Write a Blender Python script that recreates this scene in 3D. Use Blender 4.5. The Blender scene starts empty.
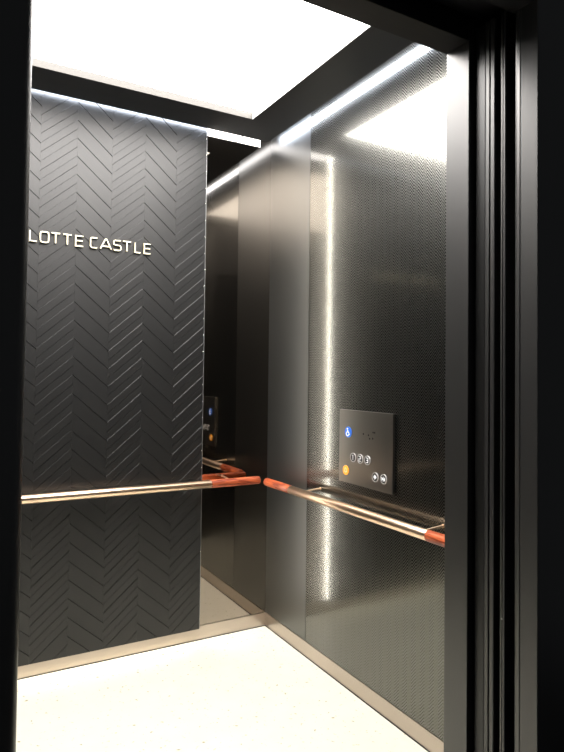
import bpy, bmesh, math, random
from mathutils import Vector, Matrix
random.seed(4)
S = bpy.context.scene
C = S.collection

# ------------------------------------------------------------------ materials
def mat(name, col, rough=.5, metal=0.0, emit=None, strength=0, aniso=0.0, spec=.5):
    m = bpy.data.materials.new(name); m.use_nodes = True
    b = m.node_tree.nodes['Principled BSDF']
    b.inputs['Base Color'].default_value = (*col, 1)
    b.inputs['Roughness'].default_value = rough
    b.inputs['Metallic'].default_value = metal
    b.inputs['Specular IOR Level'].default_value = spec
    if aniso: b.inputs['Anisotropic'].default_value = aniso
    if emit:
        b.inputs['Emission Color'].default_value = (*emit, 1)
        b.inputs['Emission Strength'].default_value = strength
    return m

def nodes(m): return m.node_tree.nodes, m.node_tree.links, m.node_tree.nodes['Principled BSDF']

def brushed(m, scale, dist=.0002, strength=.3, rvar=0.0):
    """fine hairline grain: noise stretched along one object axis"""
    N, L, b = nodes(m)
    tc = N.new('ShaderNodeTexCoord'); mp = N.new('ShaderNodeMapping'); mp.inputs['Scale'].default_value = scale
    nz = N.new('ShaderNodeTexNoise'); nz.inputs['Scale'].default_value = 1; nz.inputs['Detail'].default_value = 2
    L.new(tc.outputs['Object'], mp.inputs['Vector']); L.new(mp.outputs['Vector'], nz.inputs['Vector'])
    bp = N.new('ShaderNodeBump'); bp.inputs['Strength'].default_value = strength; bp.inputs['Distance'].default_value = dist
    L.new(nz.outputs['Fac'], bp.inputs['Height']); L.new(bp.outputs['Normal'], b.inputs['Normal'])
    if rvar:
        r0 = b.inputs['Roughness'].default_value
        mr = N.new('ShaderNodeMapRange'); mr.inputs['To Min'].default_value = r0-rvar; mr.inputs['To Max'].default_value = r0+rvar
        L.new(nz.outputs['Fac'], mr.inputs['Value']); L.new(mr.outputs['Result'], b.inputs['Roughness'])
    return m

M = {}
M['mirror'] = mat('black_mirror_steel', (.30,.262,.225), .035, 1)
M['strip'] = brushed(mat('brushed_dark_steel', (.145,.147,.143), .36, 1), (60,60,2), .0002, .15)
for nm, ang in (('plank', 41), ('plank_fall', -41)):
    # the hairline grain of each column runs along its own planks
    M[nm] = mat('dark_hairline_'+nm, (.005,.005,.0048), .455, 0, spec=.68)
    N_, L_, b_ = nodes(M[nm])
    tc_ = N_.new('ShaderNodeTexCoord'); ro_ = N_.new('ShaderNodeVectorRotate'); ro_.rotation_type = 'Y_AXIS'; ro_.inputs['Angle'].default_value = math.radians(ang)
    mp_ = N_.new('ShaderNodeMapping'); mp_.inputs['Scale'].default_value = (6, 6, 190)
    nz_ = N_.new('ShaderNodeTexNoise'); nz_.inputs['Scale'].default_value = 1; nz_.inputs['Detail'].default_value = 3
    bp_ = N_.new('ShaderNodeBump'); bp_.inputs['Strength'].default_value = .35; bp_.inputs['Distance'].default_value = .0006
    L_.new(tc_.outputs['Object'], ro_.inputs['Vector']); L_.new(ro_.outputs['Vector'], mp_.inputs['Vector']); L_.new(mp_.outputs['Vector'], nz_.inputs['Vector'])
    L_.new(nz_.outputs['Fac'], bp_.inputs['Height']); L_.new(bp_.outputs['Normal'], b_.inputs['Normal'])
M['groove'] = mat('plank_groove', (.006,.006,.006), .6)
M['panel_edge'] = mat('bright_panel_edge', (.4,.4,.4), .5, 1)
M['fine'] = mat('embossed_black_steel', (.165,.160,.147), .13, 1)
M['kick'] = brushed(mat('warm_brushed_steel', (.47,.41,.36), .28, 1), (4,4,300), .0002, .15)
M['dark_gap'] = mat('black_joint', (.012,.012,.012), .6)
M['slab'] = brushed(mat('dark_ceiling_steel', (.052,.053,.056), .45, .35), (30,30,30), .0002, .1)
M['diffuser'] = mat('luminous_diffuser', (.9,.9,.9), .6, 0, (1,.96,.925), 17)
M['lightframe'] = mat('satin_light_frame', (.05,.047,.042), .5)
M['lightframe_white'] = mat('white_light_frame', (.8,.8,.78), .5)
M['led'] = mat('cool_led_band', (.9,.9,.9), .5, 0, (.80,.87,1.0), 36)
M['led_warm'] = mat('neutral_led_band', (.9,.9,.9), .5, 0, (1,.96,.87), 32)
M['jamb'] = brushed(mat('satin_dark_jamb', (.10,.099,.098), .38, .85), (60,60,2), .0002, .12)
M['black'] = mat('black_paint', (.009,.009,.010), .5)
M['gloss_black'] = mat('gloss_black_plastic', (.01,.01,.01), .34)
M['rubber'] = mat('black_rubber', (.008,.008,.008), .7)
M['hall'] = mat('dark_hall_panel', (.05,.05,.052), .35, .2)
M['brass'] = mat('champagne_brass', (.93,.69,.50), .285, 1)
M['letter'] = mat('polished_letter_brass', (.86,.80,.62), .38, .35)
M['letter_side'] = mat('gold_letter_side', (.80,.62,.25), .3, .8)
M['plate'] = mat('brushed_plate', (.27,.255,.235), .30, 1)
M['ring'] = mat('white_button_ring', (.55,.55,.55), .35, .3)
M['cap'] = mat('dark_button_cap', (.06,.06,.06), .3, .5)
M['glyph'] = mat('pale_glyph', (.8,.8,.8), .4, 0, (.9,.95,1), .3)
M['blue'] = mat('blue_button_face', (.02,.13,.55), .35, 0, (.03,.18,.8), .35)
M['orange'] = mat('orange_button_face', (.85,.35,.03), .35, 0, (1,.42,.04), .5)

def wood():
    m = mat('reddish_wood_grip', (.5,.1,.04), .33)
    N, L, b = nodes(m)
    tc = N.new('ShaderNodeTexCoord'); mp = N.new('ShaderNodeMapping'); mp.inputs['Scale'].default_value = (16,16,120)
    nz = N.new('ShaderNodeTexNoise'); nz.inputs['Scale'].default_value = 1; nz.inputs['Detail'].default_value = 4; nz.inputs['Distortion'].default_value = .6
    cr = N.new('ShaderNodeValToRGB')
    cr.color_ramp.elements[0].position = .35; cr.color_ramp.elements[0].color = (.20,.030,.012,1)
    cr.color_ramp.elements[1].position = .65; cr.color_ramp.elements[1].color = (.58,.13,.045,1)
    L.new(tc.outputs['Object'], mp.inputs['Vector']); L.new(mp.outputs['Vector'], nz.inputs['Vector'])
    L.new(nz.outputs['Fac'], cr.inputs['Fac']); L.new(cr.outputs['Color'], b.inputs['Base Color'])
    return m
M['wood'] = wood()

def floor_mat():
    m = mat('speckled_cream_floor', (.8,.78,.68), .35)
    N, L, b = nodes(m)
    tc = N.new('ShaderNodeTexCoord')
    n1 = N.new('ShaderNodeTexNoise'); n1.inputs['Scale'].default_value = 55; n1.inputs['Detail'].default_value = 3
    r1 = N.new('ShaderNodeValToRGB'); r1.color_ramp.elements[0].position = .645; r1.color_ramp.elements[1].position = .72
    n2 = N.new('ShaderNodeTexNoise'); n2.inputs['Scale'].default_value = 9; n2.inputs['Detail'].default_value = 2
    mx = N.new('ShaderNodeMix'); mx.data_type = 'RGBA'
    mx.inputs['A'].default_value = (.90,.87,.76,1); mx.inputs['B'].default_value = (.86,.84,.69,1)
    mx2 = N.new('ShaderNodeMix'); mx2.data_type = 'RGBA'; mx2.inputs['B'].default_value = (.42,.37,.20,1)
    L.new(tc.outputs['Object'], n1.inputs['Vector']); L.new(tc.outputs['Object'], n2.inputs['Vector'])
    L.new(n1.outputs['Fac'], r1.inputs['Fac']); L.new(n2.outputs['Fac'], mx.inputs['Factor'])
    L.new(mx.outputs['Result'], mx2.inputs['A']); L.new(r1.outputs['Color'], mx2.inputs['Factor'])
    L.new(mx2.outputs['Result'], b.inputs['Base Color'])
    return m
M['floor'] = floor_mat()

def fine_herringbone():
    """small embossed chevron on the steel of the side wall, from object y and z"""
    m = M['fine']; N, L, b = nodes(m)
    tc = N.new('ShaderNodeTexCoord'); sx = N.new('ShaderNodeSeparateXYZ')
    L.new(tc.outputs['Object'], sx.inputs['Vector'])
    def mt(op, a, v=None, v2=None):
        n = N.new('ShaderNodeMath'); n.operation = op
        for i, x in enumerate((a, v, v2)):
            if x is None: continue
            if hasattr(x, 'links'): L.new(x, n.inputs[i])
            else: n.inputs[i].default_value = x
        return n.outputs[0]
    zig = mt('PINGPONG', sx.outputs['Y'], .0225)
    side = mt('SUBTRACT', mt('MULTIPLY', mt('LESS_THAN', mt('FRACT', mt('DIVIDE', sx.outputs['Y'], .045)), .5), 2.0), 1.0)
    v = mt('ADD', sx.outputs['Z'], mt('MULTIPLY', zig, 1.25))
    sn = mt('SINE', mt('MULTIPLY', v, 6.28318/.0115)); s2 = mt('MULTIPLY', sn, sn)
    slope = mt('MULTIPLY', mt('MULTIPLY', mt('MULTIPLY', s2, s2), sn), SLOPE)      # mostly flat, narrow raised lines
    mk = N.new('ShaderNodeMapRange'); mk.inputs['From Min'].default_value = .60; mk.inputs['From Max'].default_value = .80
    mk.inputs['To Min'].default_value = .10; mk.inputs['To Max'].default_value = .31
    L.new(mt('ABSOLUTE', mt('SINE', mt('MULTIPLY', v, 3.14159/.0115))), mk.inputs['Value']); L.new(mk.outputs['Result'], b.inputs['Roughness'])
    cm = N.new('ShaderNodeMix'); cm.data_type = 'RGBA'
    cm.inputs['A'].default_value = (.130,.131,.123,1); cm.inputs['B'].default_value = (.165,.165,.153,1)
    L.new(mt('DIVIDE', mt('SUBTRACT', mk.outputs['Result'], .10), .21), cm.inputs['Factor']); L.new(cm.outputs['Result'], b.inputs['Base Color'])
    cv = N.new('ShaderNodeCombineXYZ'); L.new(mt('MULTIPLY', mt('MULTIPLY', slope, 1.25), side), cv.inputs['Y']); L.new(slope, cv.inputs['Z'])
    ge = N.new('ShaderNodeNewGeometry')
    sb = N.new('ShaderNodeVectorMath'); sb.operation = 'SUBTRACT'; L.new(ge.outputs['Normal'], sb.inputs[0]); L.new(cv.outputs['Vector'], sb.inputs[1])
    nm = N.new('ShaderNodeVectorMath'); nm.operation = 'NORMALIZE'; L.new(sb.outputs[0], nm.inputs[0])
    L.new(nm.outputs[0], b.inputs['Normal'])
SLOPE = .012
fine_herringbone()

# ------------------------------------------------------------------ mesh helpers
def obj(name, bm, m, parent=None, smooth=False, bevel=0, seg=2):
    bmesh.ops.recalc_face_normals(bm, faces=bm.faces[:])
    me = bpy.data.meshes.new(name); bm.to_mesh(me); bm.free()
    for mm in (m if isinstance(m, (list, tuple)) else [m]): me.materials.append(mm)
    if smooth:
        for p in me.polygons: p.use_smooth = True
    o = bpy.data.objects.new(name, me); C.objects.link(o)
    if bevel:
        md = o.modifiers.new('bevel', 'BEVEL'); md.width = bevel; md.segments = seg; md.limit_method = 'ANGLE'
    if parent:
        o.parent = parent; o.matrix_parent_inverse = Matrix.Translation(-parent.location)
    return o
def box(bm, x0, x1, y0, y1, z0, z1, mi=0):
    vs = [bm.verts.new((x, y, z)) for x in (x0, x1) for y in (y0, y1) for z in (z0, z1)]
    for f in ((0,1,3,2),(4,6,7,5),(0,4,5,1),(2,3,7,6),(0,2,6,4),(1,5,7,3)):
        bm.faces.new([vs[i] for i in f]).material_index = mi
def B(*boxes):
    bm = bmesh.new()
    for b in boxes: box(bm, *b)
    return bm
def cyl(bm, a, b, r, n=24, r2=None):
    a, b = Vector(a), Vector(b); d = b-a
    mt = Matrix.Translation((a+b)/2) @ d.to_track_quat('Z', 'Y').to_matrix().to_4x4()
    return bmesh.ops.create_cone(bm, cap_ends=True, segments=n, radius1=r, radius2=r if r2 is None else r2, depth=d.length, matrix=mt)
def prism_z(bm, pts, z0, z1, mi=0):
    lo = [bm.verts.new((x, y, z0)) for x, y in pts]; hi = [bm.verts.new((x, y, z1)) for x, y in pts]
    bm.faces.new(lo).material_index = mi; bm.faces.new(hi).material_index = mi
    for i in range(len(pts)):
        j = (i+1) % len(pts); bm.faces.new((lo[i], lo[j], hi[j], hi[i])).material_index = mi
def thing(name, label, cat, loc=(0,0,0), group=None):
    o = bpy.data.objects.new(name, None); C.objects.link(o); o.location = loc
    o.empty_display_size = .1
    return tag(o, label, cat, group)
def tag(o, label, cat, group=None):
    o['label'] = label; o['category'] = cat
    if group: o['group'] = group
    return o
def struct(o, label=None, cat=None):
    o['kind'] = 'structure'
    if label: o['label'] = label
    if cat: o['category'] = cat
    return o

# ------------------------------------------------------------------ dimensions (metres)
W, D, H, TOP = 1.82, 1.684, 2.50, 2.62     # car interior x -W..0, y -D..0, slab underside at H
G = .0446                                   # gap between ceiling slab and walls
K = .0675                                    # kick plate height
XL, XR = -1.42, -.42                        # door opening
HD = 2.104                                  # header height
YC = -1.7576                                 # outer face of the car return
YF = -1.949                                 # outer face of the landing frame
SW = .3885                                   # width of the plain corner strip

# ------------------------------------------------------------------ the car
struct(obj('floor', B((-W, 0, YC+.002, 0, -.04, 0)), M['floor']), 'cream speckled floor of the lift car', 'floor')
struct(obj('wall_back', B((-W, 0, 0, .02, K+.003, TOP)), M['mirror']), 'black mirror back wall of the lift car', 'wall')

def side_wall(name, x, s, label):
    """x = face of the wall, s = +1 when the body of the wall lies at larger x"""
    a, b = sorted((x, x+s*.02)); c, d = sorted((x+s*.002, x+s*.02))
    w = struct(obj(name, B((c, d, -D, 0, K+.003, TOP)), M['dark_gap']), label, 'wall')
    obj('plain_strip', B((a, x+s*.012 if s > 0 else x, -SW+.0015, 0, K+.003, TOP)) if s > 0 else B((x-.012, x, -SW+.0015, 0, K+.003, TOP)), M['strip'], w)
    obj('embossed_panel', B((a, x+.012, -D, -SW-.0015, K+.003, TOP)) if s > 0 else B((x-.012, x, -D, -SW-.0015, K+.003, TOP)), M['fine'], w)
    return w
side_wall('wall_right', 0, 1, 'right wall of dark steel with plain corner strip and embossed panel')
side_wall('wall_left', -W, -1, 'left wall of dark embossed steel')
struct(obj('baseboard_back', B((-W, 0, -.001, .02, 0, K)), M['kick']), 'warm steel kick plate along the back wall', 'kick plate')
struct(obj('baseboard_right', B((-.001, .02, -D, -.001, 0, K)), M['kick']), 'warm steel kick plate along the right wall', 'kick plate')
struct(obj('baseboard_left', B((-W-.02, -W+.001, -D, -.001, 0, K)), M['kick']), 'warm steel kick plate along the left wall', 'kick plate')

# dark joints where the kick plates meet the floor and where wall meets kick plate
# (the reveal itself is the 3 mm slot between baseboard and wall)
struct(obj('trim_1', B((-W, 0, -.004, -.001, 0, .003)), M['dark_gap']), 'thin dark joint along the back edge of the floor', 'trim')
struct(obj('trim_2', B((-.004, -.001, -D, -.004, 0, .003)), M['dark_gap']), 'thin dark joint along the right edge of the floor', 'trim')

# ceiling slab with rectangular opening for the light box
OX0, OX1, OY0, OY1 = -W+.237, -.237, -1.57, -.249
SX0, SX1, SY0, SY1 = -W+G, -G, -D+.02, -G
ST = H+.045
struct(obj('ceiling', B((SX0, SX1, OY1, SY1, H, ST), (SX0, SX1, SY0, OY0, H, ST),
                        (SX0, OX0, OY0, OY1, H, ST), (OX1, SX1, OY0, OY1, H, ST)), M['slab']),
       'dark suspended ceiling slab of the lift car', 'ceiling')
struct(obj('trim_3', B((-W, .0, -D, .0, TOP, TOP+.02)), M['black']), 'dark car roof above the ceiling slab', 'trim')

# light box
t = thing('ceiling_light', 'large rectangular glowing light panel set into the dark ceiling', 'light', ((OX0+OX1)/2, (OY0+OY1)/2, H))
obj('diffuser', B((OX0+.001, OX1-.001, OY0+.001, OY1-.001, H+.032, H+.038)), M['diffuser'], t)
obj('frame', B((OX0+.001, OX1-.001, OY1-.005, OY1-.001, H+.0005, H+.032)), M['lightframe'], t)
obj('frame', B((OX0+.001, OX1-.001, OY0+.001, OY0+.005, H+.0005, H+.032)), M['lightframe'], t)
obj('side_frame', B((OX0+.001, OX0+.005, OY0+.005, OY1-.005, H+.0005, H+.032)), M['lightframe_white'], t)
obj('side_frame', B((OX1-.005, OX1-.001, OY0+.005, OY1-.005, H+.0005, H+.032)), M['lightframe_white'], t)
tag(obj('ceiling_clip', B((-.192, -.182, SY1+.002, SY1+.010, H-.004, H+.004)), M['panel_edge'], bevel=.002), 'tiny steel clip on the back edge of the ceiling above the mirror', 'clip')

# perimeter light bands on the slab edges, facing the walls
tag(obj('light_strip', B((SX0, SX1-.001, SY1, SY1+.003, H+.003, H+.039)), M['led']), 'cool white light band between ceiling and back wall', 'light', 'light bands around the ceiling edge')
tag(obj('light_strip', B((SX1, SX1+.003, SY0, SY1-.001, H+.003, H+.039)), M['led']), 'cool white light band sloping along the top of the right wall', 'light', 'light bands around the ceiling edge')
tag(obj('light_strip', B((SX0-.003, SX0, SY0, SY1-.001, H+.003, H+.039)), M['led']), 'cool white light band along the top of the left wall', 'light', 'light bands around the ceiling edge')

# ------------------------------------------------------------------ herringbone decor panel on the back wall
PX1 = -.3765; CW = .1535; NC = 7; PX0 = PX1-NC*CW; PZ0, PZ1 = K-.004, 2.565; PY = -.025
def clip_poly(poly, z0, z1):
    for zc, sgn in ((z0, 1), (z1, -1)):
        out = []
        for i in range(len(poly)):
            a, b = poly[i], poly[(i+1) % len(poly)]
            ia, ib = (a[1]-zc)*sgn >= 0, (b[1]-zc)*sgn >= 0
            if ia: out.append(a)
            if ia != ib:
                t_ = (zc-a[1])/(b[1]-a[1]); out.append((a[0]+t_*(b[0]-a[0]), zc))
        poly = out
        if len(poly) < 3: return []
    return poly
def inset_parallelogram(x0, x1, zl, zr, h, g):
    """plank between x0..x1; lower edge zl at x0, zr at x1, height h, shrunk by gap g"""
    s = (zr-zl)/(x1-x0); gz = g*math.sqrt(1+s*s)
    a, b = x0+g*.12, x1-g*.12
    f = lambda x: zl+s*(x-x0)
    return [(a, f(a)+gz), (b, f(b)+gz), (b, f(b)+h-gz), (a, f(a)+h-gz)]
t = thing('decor_panel', 'dark grey herringbone panel standing proud of the mirrored back wall', 'wall panel', ((PX0+PX1)/2, PY/2, PZ0))
obj('backing_board', B((PX0, PX1, PY+.004, -.002, PZ0, PZ1)), M['groove'], t)
bm = bmesh.new()
PITCH = .0808; RISE = .133
for c in range(NC):
    x0 = PX1-(c+1)*CW; x1 = PX1-c*CW
    up = (c % 2 == 0)                         # rightmost column climbs to the right
    # phases read at x = -1.134 (foot of a climbing column) and x = -.984 (head of a falling one)
    if up: zl, zr = 2.3232, 2.3232+RISE
    else:  zl, zr = 2.4140, 2.4140-RISE
    if up: zl -= 0; 
    for k in range(-40, 12):
        o_ = k*PITCH
        lo = inset_parallelogram(x0, x1, zl+o_, zr+o_, PITCH, .0006)
        hi = inset_parallelogram(x0, x1, zl+o_, zr+o_, PITCH, .0009 if up else .0017)
        lo = clip_poly(lo, PZ0, PZ1); hi = clip_poly(hi, PZ0+.0005, PZ1-.0005)
        if len(lo) < 3 or len(hi) < 3: continue
        if len(lo) != len(hi):
            hi = lo
        vb = [bm.verts.new((x, PY+.0045, z)) for x, z in lo]
        vl = [bm.verts.new((x, PY+.0014, z)) for x, z in lo]
        vh = [bm.verts.new((x, PY, z)) for x, z in hi]
        bm.faces.new(vh).material_index = 0 if up else 1
        if up:                                # raised crease along the middle of every climbing plank
            rows = []
            for dz, dy in ((-.0002, -.0001), (0, .0008), (.0018, -.0001)):
                h2 = o_+PITCH/2+dz
                pa, pb = zl+h2, zr+h2
                if min(pa, pb) < PZ0+.002 or max(pa, pb) > PZ1-.002: rows = []; break
                rows.append((bm.verts.new((x0+.0006, PY-dy, pa)), bm.verts.new((x1-.0006, PY-dy, pb))))
            for q in range(len(rows)-1):
                bm.faces.new((rows[q][0], rows[q][1], rows[q+1][1], rows[q+1][0]))
        n = len(lo)
        for i in range(n):
            j = (i+1) % n
            bm.faces.new((vb[i], vb[j], vl[j], vl[i])); bm.faces.new((vl[i], vl[j], vh[j], vh[i]))
pk = obj('herringbone_face', bm, [M['plank'], M['plank_fall']], t)
obj('edge_strip', B((PX1, PX1+.0025, PY-.0012, -.0225, PZ0, PZ1)), M['panel_edge'], t)
tag(obj('light_strip', B((PX1+.0005, PX1+.003, -.022, -.0015, PZ0+.01, PZ1-.02)), M['led_warm']), 'vertical light band tucked behind the right edge of the herringbone panel', 'light')

M['led_low'] = mat('warm_led_band', (.9,.9,.9), .5, 0, (1,.92,.76), 11)
tag(obj('light_strip', B((PX0+.01, PX1-.01, PY+.009, -.0025, PZ0-.0006, PZ0)), M['led_low']), 'horizontal light band tucked under the bottom edge of the herringbone panel', 'light')

# ------------------------------------------------------------------ letters
def ribbon(bm, pts, w, y0, y1, closed=False):
    """flat stroke with mitred corners in x-z, given depth in y"""
    P = [Vector(p) for p in pts]; n = len(P); L_, R_ = [], []
    for i in range(n):
        if closed: a, b, c = P[i-1], P[i], P[(i+1) % n]
        else: a, b, c = P[max(i-1, 0)], P[i], P[min(i+1, n-1)]
        d1 = (b-a).normalized() if (b-a).length > 1e-9 else (c-b).normalized()
        d2 = (c-b).normalized() if (c-b).length > 1e-9 else d1
        n1, n2 = Vector((-d1.y, d1.x)), Vector((-d2.y, d2.x))
        mdir = (n1+n2).normalized(); k = (w/2)/max(.35, mdir.dot(n1))
        L_.append(b+mdir*k); R_.append(b-mdir*k)
    idx = range(n if closed else n-1)
    V = {}
    def v(p, y): return bm.verts.new((p.x, y, p.y))
    lf = [v(p, y0) for p in L_]; rf = [v(p, y0) for p in R_]; lb = [v(p, y1) for p in L_]; rb = [v(p, y1) for p in R_]
    for i in idx:
        j = (i+1) % n
        bm.faces.new((lf[i], lf[j], rf[j], rf[i])).material_index = 0
        bm.faces.new((lb[i], lb[j], rb[j], rb[i])).material_index = 1
        bm.faces.new((lf[i], lf[j], lb[j], lb[i])).material_index = 1
        bm.faces.new((rf[i], rf[j], rb[j], rb[i])).material_index = 1
    if not closed:
        for i in (0, n-1): bm.faces.new((lf[i], rf[i], rb[i], lb[i])).material_index = 1
def glyph_paths(ch):
    """strokes on a unit square"""
    r = .2; k = .06
    if ch == 'L': return [([(0,1),(0,0),(1,0)], False)]
    if ch == 'O': return [([(r,0),(1-r,0),(1-k,k),(1,r),(1,1-r),(1-k,1-k),(1-r,1),(r,1),(k,1-k),(0,1-r),(0,r),(k,k)], True)]
    if ch == 'T': return [([(0,1),(1,1)], False), ([(.5,1),(.5,0)], False)]
    if ch == 'E': return [([(1,1),(0,1),(0,0),(1,0)], False), ([(0,.52),(.92,.52)], False)]
    if ch == 'C': return [([(1,.86),(.96,1),(r,1),(k,1-k),(0,1-r),(0,r),(k,k),(r,0),(.96,0),(1,.14)][1:-1], False)]
    if ch == 'A': return [([(0,0),(.44,1),(.56,1),(1,0)], False), ([(.17,.27),(.83,.27)], False)]
    if ch == 'S': return [([(.97,1),(r,1),(k,1-k),(0,.84),(0,.68),(k,.57),(r,.52),(1-r,.50),(1-k,.44),(1,.34),(1,.16),(1-k,k),(1-r,0),(.02,0)], False)]
spans = [(-1.184,-1.147),(-1.142,-1.099),(-1.097,-1.053),(-1.048,-1.004),(-0.996,-0.954),(-0.932,-0.892),(-0.888,-0.831),(-0.829,-0.787),(-0.787,-0.741),(-0.731,-0.697),(-0.688,-0.648)]
sign = thing('wall_lettering', 'raised pale gold letters LOTTE CASTLE on the herringbone panel', 'sign', (-.91, PY-.004, 1.848))
for ch, (a, b) in zip('LOTTECASTLE', spans):
    bm = bmesh.new(); sw = .0054
    a += sw/2+.001; b -= sw/2+.003; z0, z1 = 1.850+sw/2, 1.900-sw/2
    for i, (pts, cl) in enumerate(glyph_paths(ch)):
        e = .0001*i
        ribbon(bm, [(a+(b-a)*u, z0+(z1-z0)*v) for u, v in pts], sw, PY-.011-e, PY-.003+e, cl)
    # stand-off pins to the panel
    cyl(bm, ((a+b)/2 if ch in 'T' else a+.001, PY-.004, z0+.004), ((a+b)/2 if ch in 'T' else a+.001, PY+.001, z0+.004), .0015, 8)
    obj('letter', bm, [M['letter'], M['letter_side']], sign)

# ------------------------------------------------------------------ handrails
RZ, RR, RO = .768, .019, -.080
def rail(label, axis, p0, grips, metal, brackets, cap_label=None):
    """axis 'x' or 'y'; metal (a,b) spans, grips list of (a,b), brackets list of positions"""
    P = (lambda v, off=RO, z=RZ: (v, off, z)) if axis == 'x' else (lambda v, off=RO, z=RZ: (off, v, z))
    t = thing('handrail', label, 'handrail', P(p0), 'handrails of the lift car')
    bm = bmesh.new(); cyl(bm, P(metal[0]), P(metal[1]), RR, 40)
    obj('tube', bm, M['brass'], t, bevel=.001)
    for o in [t.children[0]]:
        for pl in o.data.polygons: pl.use_smooth = len(pl.vertices) == 4
    for a, b in grips:
        bm = bmesh.new(); cyl(bm, P(a), P(b), RR+.0006, 40)
        g = obj('wooden_grip', bm, M['wood'], t, bevel=.006, seg=4)
        g['label'] = 'reddish wooden grip'
        for pl in g.data.polygons: pl.use_smooth = True
    for v in brackets:
        bm = bmesh.new()
        cyl(bm, P(v, RO, RZ+RR-.004), P(v, -.0015, RZ+RR+.002), .0042, 16)
        br = obj('bracket', bm, M['brass'], t, smooth=False)
        bm = bmesh.new(); cyl(bm, P(v, -.004, RZ+RR+.002), P(v, -.0008, RZ+RR+.002), .0065, 24)
        obj('rosette', bm, M['brass'], br)
    return t
rail('champagne metal handrail with wooden grip crossing the herringbone panel', 'x', -.9, [(-.356,-.088),(-1.745,-1.46)], (-1.47,-.35), [-.256,-1.564])
rail('champagne metal handrail on the right wall below the button plate', 'y', -.85, [(-.378,-.142),(-1.545,-1.267)], (-1.285,-.37), [-.504,-1.258])

# ------------------------------------------------------------------ control panel
CX = -.012
cp = thing('control_panel', 'square brushed steel button plate on the right wall above the handrail', 'control panel', (0, -.84, .850))
obj('plate', B((CX, .0004, -1.007, -.6605, .850, 1.153)), M['plate'], cp, bevel=.0015)
def disc(bm, y, z, r, x0, x1, n=32): cyl(bm, (x0, y, z), (x1, y, z), r, n)
def ringmesh(bm, y, z, r0, r1, x0, x1, n=32):
    rows = []
    for r, x in ((r0, x1), (r0, x0), (r1, x0), (r1, x1)):
        rows.append([bm.verts.new((x, y+r*math.cos(6.28318*i/n), z+r*math.sin(6.28318*i/n))) for i in range(n)])
    for k in range(4):
        a, b = rows[k], rows[(k+1) % 4]
        for i in range(n):
            j = (i+1) % n; bm.faces.new((a[i], a[j], b[j], b[i]))
def stroke_yz(bm, pts, w, x0, x1, closed=False):
    """like ribbon but on the side wall: u runs towards the door (-y), v up"""
    tmp = bmesh.new(); ribbon(tmp, pts, w, x0, x1, closed)
    me = bpy.data.meshes.new('t'); tmp.to_mesh(me); tmp.free()
    vs = [bm.verts.new((v.co.y, -v.co.x, v.co.z)) for v in me.vertices]
    for p in me.polygons: bm.faces.new([vs[i] for i in p.vertices])
    bpy.data.meshes.remove(me)
def button(kind, y, z, r, strokes, ring=True, face=None, gm=None, label=None, w=.0022):
    bm = bmesh.new(); disc(bm, y, z, r*(.86 if ring else 1), CX-.003, CX+.002)
    b = obj(kind, bm, face or M['cap'], cp, bevel=.0006)
    if label: b['label'] = label
    if ring:
        bm = bmesh.new(); ringmesh(bm, y, z, r*.87, r, CX-.0035, CX+.002)
        obj('ring', bm, M['ring'], b)
    bm = bmesh.new()
    for pts, cl in strokes:
        stroke_yz(bm, [(-y+u*r, z+v*r) for u, v in pts], w, CX-.0044, CX-.0025, cl)
    obj('symbol', bm, gm or M['glyph'], b)
    return b
R_ = .0185
tri = lambda c, s: [(c, .28), (c+s*.30, 0), (c, -.28)]
three = ([(-.3,.5),(.3,.5),(.3,-.5),(-.3,-.5)], False), ([(-.2,0),(.3,0)], False)
two = ([(-.3,.5),(.3,.5),(.3,.0),(-.3,.0),(-.3,-.5),(.32,-.5)], False),
one = ([(-.15,.38),(.05,.52),(.05,-.52)], False),
button('floor_button', -.762, .960, R_, one)
button('floor_button', -.809, .960, R_, two)
button('floor_button', -.856, .960, R_, three)
button('door_button', -.906, .901, R_, [(tri(-.12,-1), True), (tri(.12,1), True), ([(0,.5),(0,-.5)], False)])
button('door_button', -.957, .901, R_, [(tri(-.48,1), True), (tri(.48,-1), True), ([(0,.5),(0,-.5)], False)])
button('alarm_button', -.711, .901, .0195, [([(-.45,-.28),(.45,-.28),(.3,-.1),(.27,.3),(.12,.48),(-.12,.48),(-.27,.3),(-.3,-.1)], True), ([(-.1,-.48),(.1,-.48)], False)],
       ring=False, face=M['orange'], gm=M['letter'], label='orange round alarm button with bell symbol', w=.0024)
button('access_mark', -.726, 1.061, .0225, [
    ([(-.12,.38),(-.12,-.02),(.28,-.02),(.42,-.42),(.56,-.38)], False), ([(-.12,.18),(.22,.18)], False),
    ([(-.14,.70),(-.03,.66),(-.03,.56),(-.14,.52),(-.23,.57),(-.23,.66)], True),
    ([(-.2,.05),(-.42,-.12),(-.48,-.36),(-.36,-.6),(-.1,-.72),(.15,-.62),(.3,-.42)], False)],
    ring=False, face=M['blue'], label='blue round mark with white wheelchair symbol', w=.0027)
for y, z in ((-.827,1.062),(-.860,1.060),(-.889,1.073),(-.887,1.049),(-.868,1.047),(-.899,1.073)):
    bm = bmesh.new(); disc(bm, y, z, .0036, CX-.0006, CX+.0004, 16)
    obj('speaker_hole', bm, M['rubber'], cp)

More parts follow.
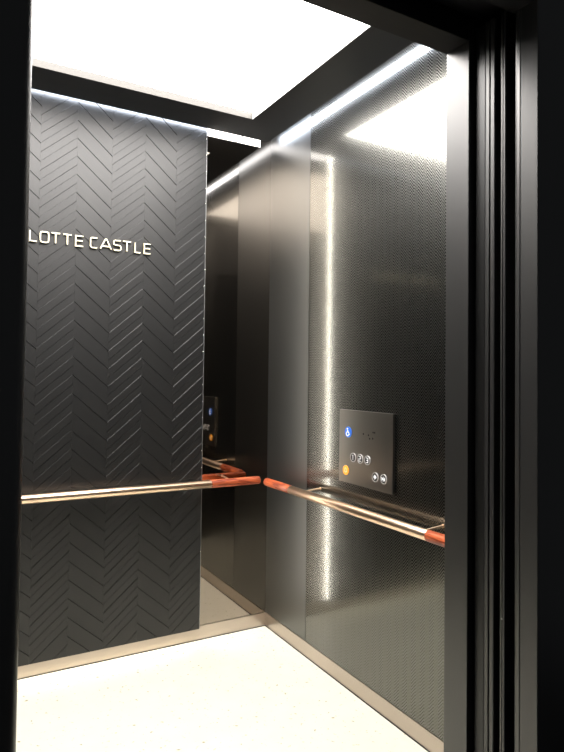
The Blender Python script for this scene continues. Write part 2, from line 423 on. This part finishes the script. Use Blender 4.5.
# ------------------------------------------------------------------ car front: returns and header
def jamb_box(x0, x1, y0, y1, z0, z1): return B((x0, x1, y0, y1, z0, z1))
struct(obj('trim_4', jamb_box(XR, .02, YC, -D, 0, TOP), M['jamb'], bevel=.0015), 'dark satin door jamb of the car on the right', 'jamb')
struct(obj('trim_5', jamb_box(-W-.02, XL, YC, -D, 0, TOP), M['jamb'], bevel=.0015), 'dark satin door jamb of the car on the left', 'jamb')
struct(obj('trim_6', jamb_box(XL+.0005, XR-.0005, YC, -D, HD, TOP), M['black'], bevel=.0015), 'dark header above the car doorway', 'header')
struct(obj('trim_7', B((XL-.3, XR+.3, -1.87, YC-.001, HD+.06, TOP)), M['black']), 'dark door track cover between car and landing headers', 'header')

# sliding doors parked in the right-hand pocket
def door(name, x, y0, y1, mm, label, sensor=False):
    ym = (y0+y1)/2; g = (y1-y0)*.09
    bm = bmesh.new()
    prism_z(bm, [(x+.001, y0+.0), (x, y0+.002), (x, ym-g), (x+.004, ym-g), (x+.004, ym+g), (x, ym+g), (x, y1-.002), (x+.001, y1), (x+.5, y1), (x+.5, y0)], .012, HD+.03)
    d = struct(obj(name, bm, mm), label, 'door')
    bm = bmesh.new(); box(bm, x+.0035, x+.006, ym-g*.95, ym+g*.95, .014, HD+.028)
    obj('rubber_seal', bm, M['rubber'], d)
    return d
xd = -.405
d1 = door('door_1', xd, -1.8217, -1.7941, M['jamb'], 'leading edge of the open car door in its pocket')
bm = bmesh.new(); box(bm, xd+.002, xd+.03, -1.7932, -1.7636, .02, HD+.03)
obj('sensor_strip', bm, M['gloss_black'], d1, bevel=.002)
d2 = door('door_2', xd, -1.8525, -1.8387, M['jamb'], 'leading edge of the open landing door in its pocket')
bm = bmesh.new(); cyl(bm, (xd-.0006, -1.8450, .757), (xd+.002, -1.8450, .757), .0022, 12)
obj('rivet', bm, M['panel_edge'], d2)

# landing frame: moulded jamb profile, right and left, and the frame across the top
def frame_profile(x, s):
    """x of the opening face, s=+1 body towards +x"""
    p = [(0,YF+.0015), (.0015,YF), (.30,YF), (.30,-1.89), (.020,-1.880), (.011,-1.883), (.005,-1.888), (.0015,-1.895), (.0,-1.9025), (.0015,-1.9040), (.0015,-1.9055), (.0,-1.907)]
    return [(x+s*a, b) for a, b in p]
bm = bmesh.new(); prism_z(bm, frame_profile(XR, 1), 0, 2.7)
struct(obj('trim_8', bm, M['jamb']), 'dark satin landing door frame on the right', 'door frame')
XE = XL+.003; prof = frame_profile(XE, -1)[2:]          # the corner towards the landing is rounded
prof = [(XE-.018*(1-math.cos(a)), YF+.018*(1-math.sin(a))) for a in [math.radians(7.5*i) for i in range(13)]] + prof
bm = bmesh.new(); prism_z(bm, prof, 0, 2.7)
struct(obj('trim_9', bm, M['jamb']), 'dark satin landing door frame on the left', 'door frame')
struct(obj('trim_10', B((XL+.0005, XR-.0005, YF, -1.885, HD, 2.7)), M['black'], bevel=.001), 'dark landing door frame across the top', 'door frame')
struct(obj('wall_front', B((XL-1.4, XL-.3005, YF+.004, YF+.06, 0, 2.7), (XR+.3005, XR+1.4, YF+.004, YF+.06, 0, 2.7), (XL-1.4, XR+1.4, YF+.004, YF+.06, 2.701, 2.9)), M['hall']), 'dark landing wall around the lift doorway', 'wall')
struct(obj('trim_11', B((XL-.3, XR+.3, YF+.0, YC+.001, -.04, -.0005)), M['jamb']), 'metal door sills between landing and car', 'sill')
struct(obj('floor_landing', B((XL-1.4, XR+1.4, -4.6, YF-.001, -.04, -.001)), M['hall']), 'dark landing floor in front of the lift', 'floor')

# ------------------------------------------------------------------ world, camera, colour
w = bpy.data.worlds.new('World'); S.world = w; w.use_nodes = True
w.node_tree.nodes['Background'].inputs[0].default_value = (.9,.95,1,1)
w.node_tree.nodes['Background'].inputs[1].default_value = .05

cam = bpy.data.cameras.new('camera'); co = bpy.data.objects.new('camera', cam); C.objects.link(co); S.camera = co
cam.sensor_fit = 'HORIZONTAL'; cam.sensor_width = 36; cam.lens = 607.2953/564*36; cam.clip_start = .02
cam.shift_x, cam.shift_y = .00632, -.03078
yaw, pit, rol = .5155, .0271, .0122
F = Vector((math.sin(yaw)*math.cos(pit), math.cos(yaw)*math.cos(pit), math.sin(pit)))
R = Vector((math.cos(yaw), -math.sin(yaw), 0)); U = R.cross(F)
R2 = R*math.cos(rol)+U*math.sin(rol); U2 = -R*math.sin(rol)+U*math.cos(rol)
mw = Matrix((R2, U2, -F)).transposed().to_4x4(); mw.translation = (-1.52042, -2.78823, 1.29448)
co.matrix_world = mw

S.view_settings.view_transform = 'Standard'; S.view_settings.look = 'None'
S.view_settings.exposure = 0; S.view_settings.gamma = 1; S.view_settings.use_curve_mapping = False
S.cycles.use_denoising = True; S.cycles.denoising_prefilter = 'ACCURATE'; S.cycles.denoising_input_passes = 'RGB_ALBEDO_NORMAL'
S.cycles.max_bounces = 14; S.cycles.glossy_bounces = 10; S.cycles.diffuse_bounces = 5
S.cycles.caustics_reflective = True; S.cycles.sample_clamp_indirect = 6
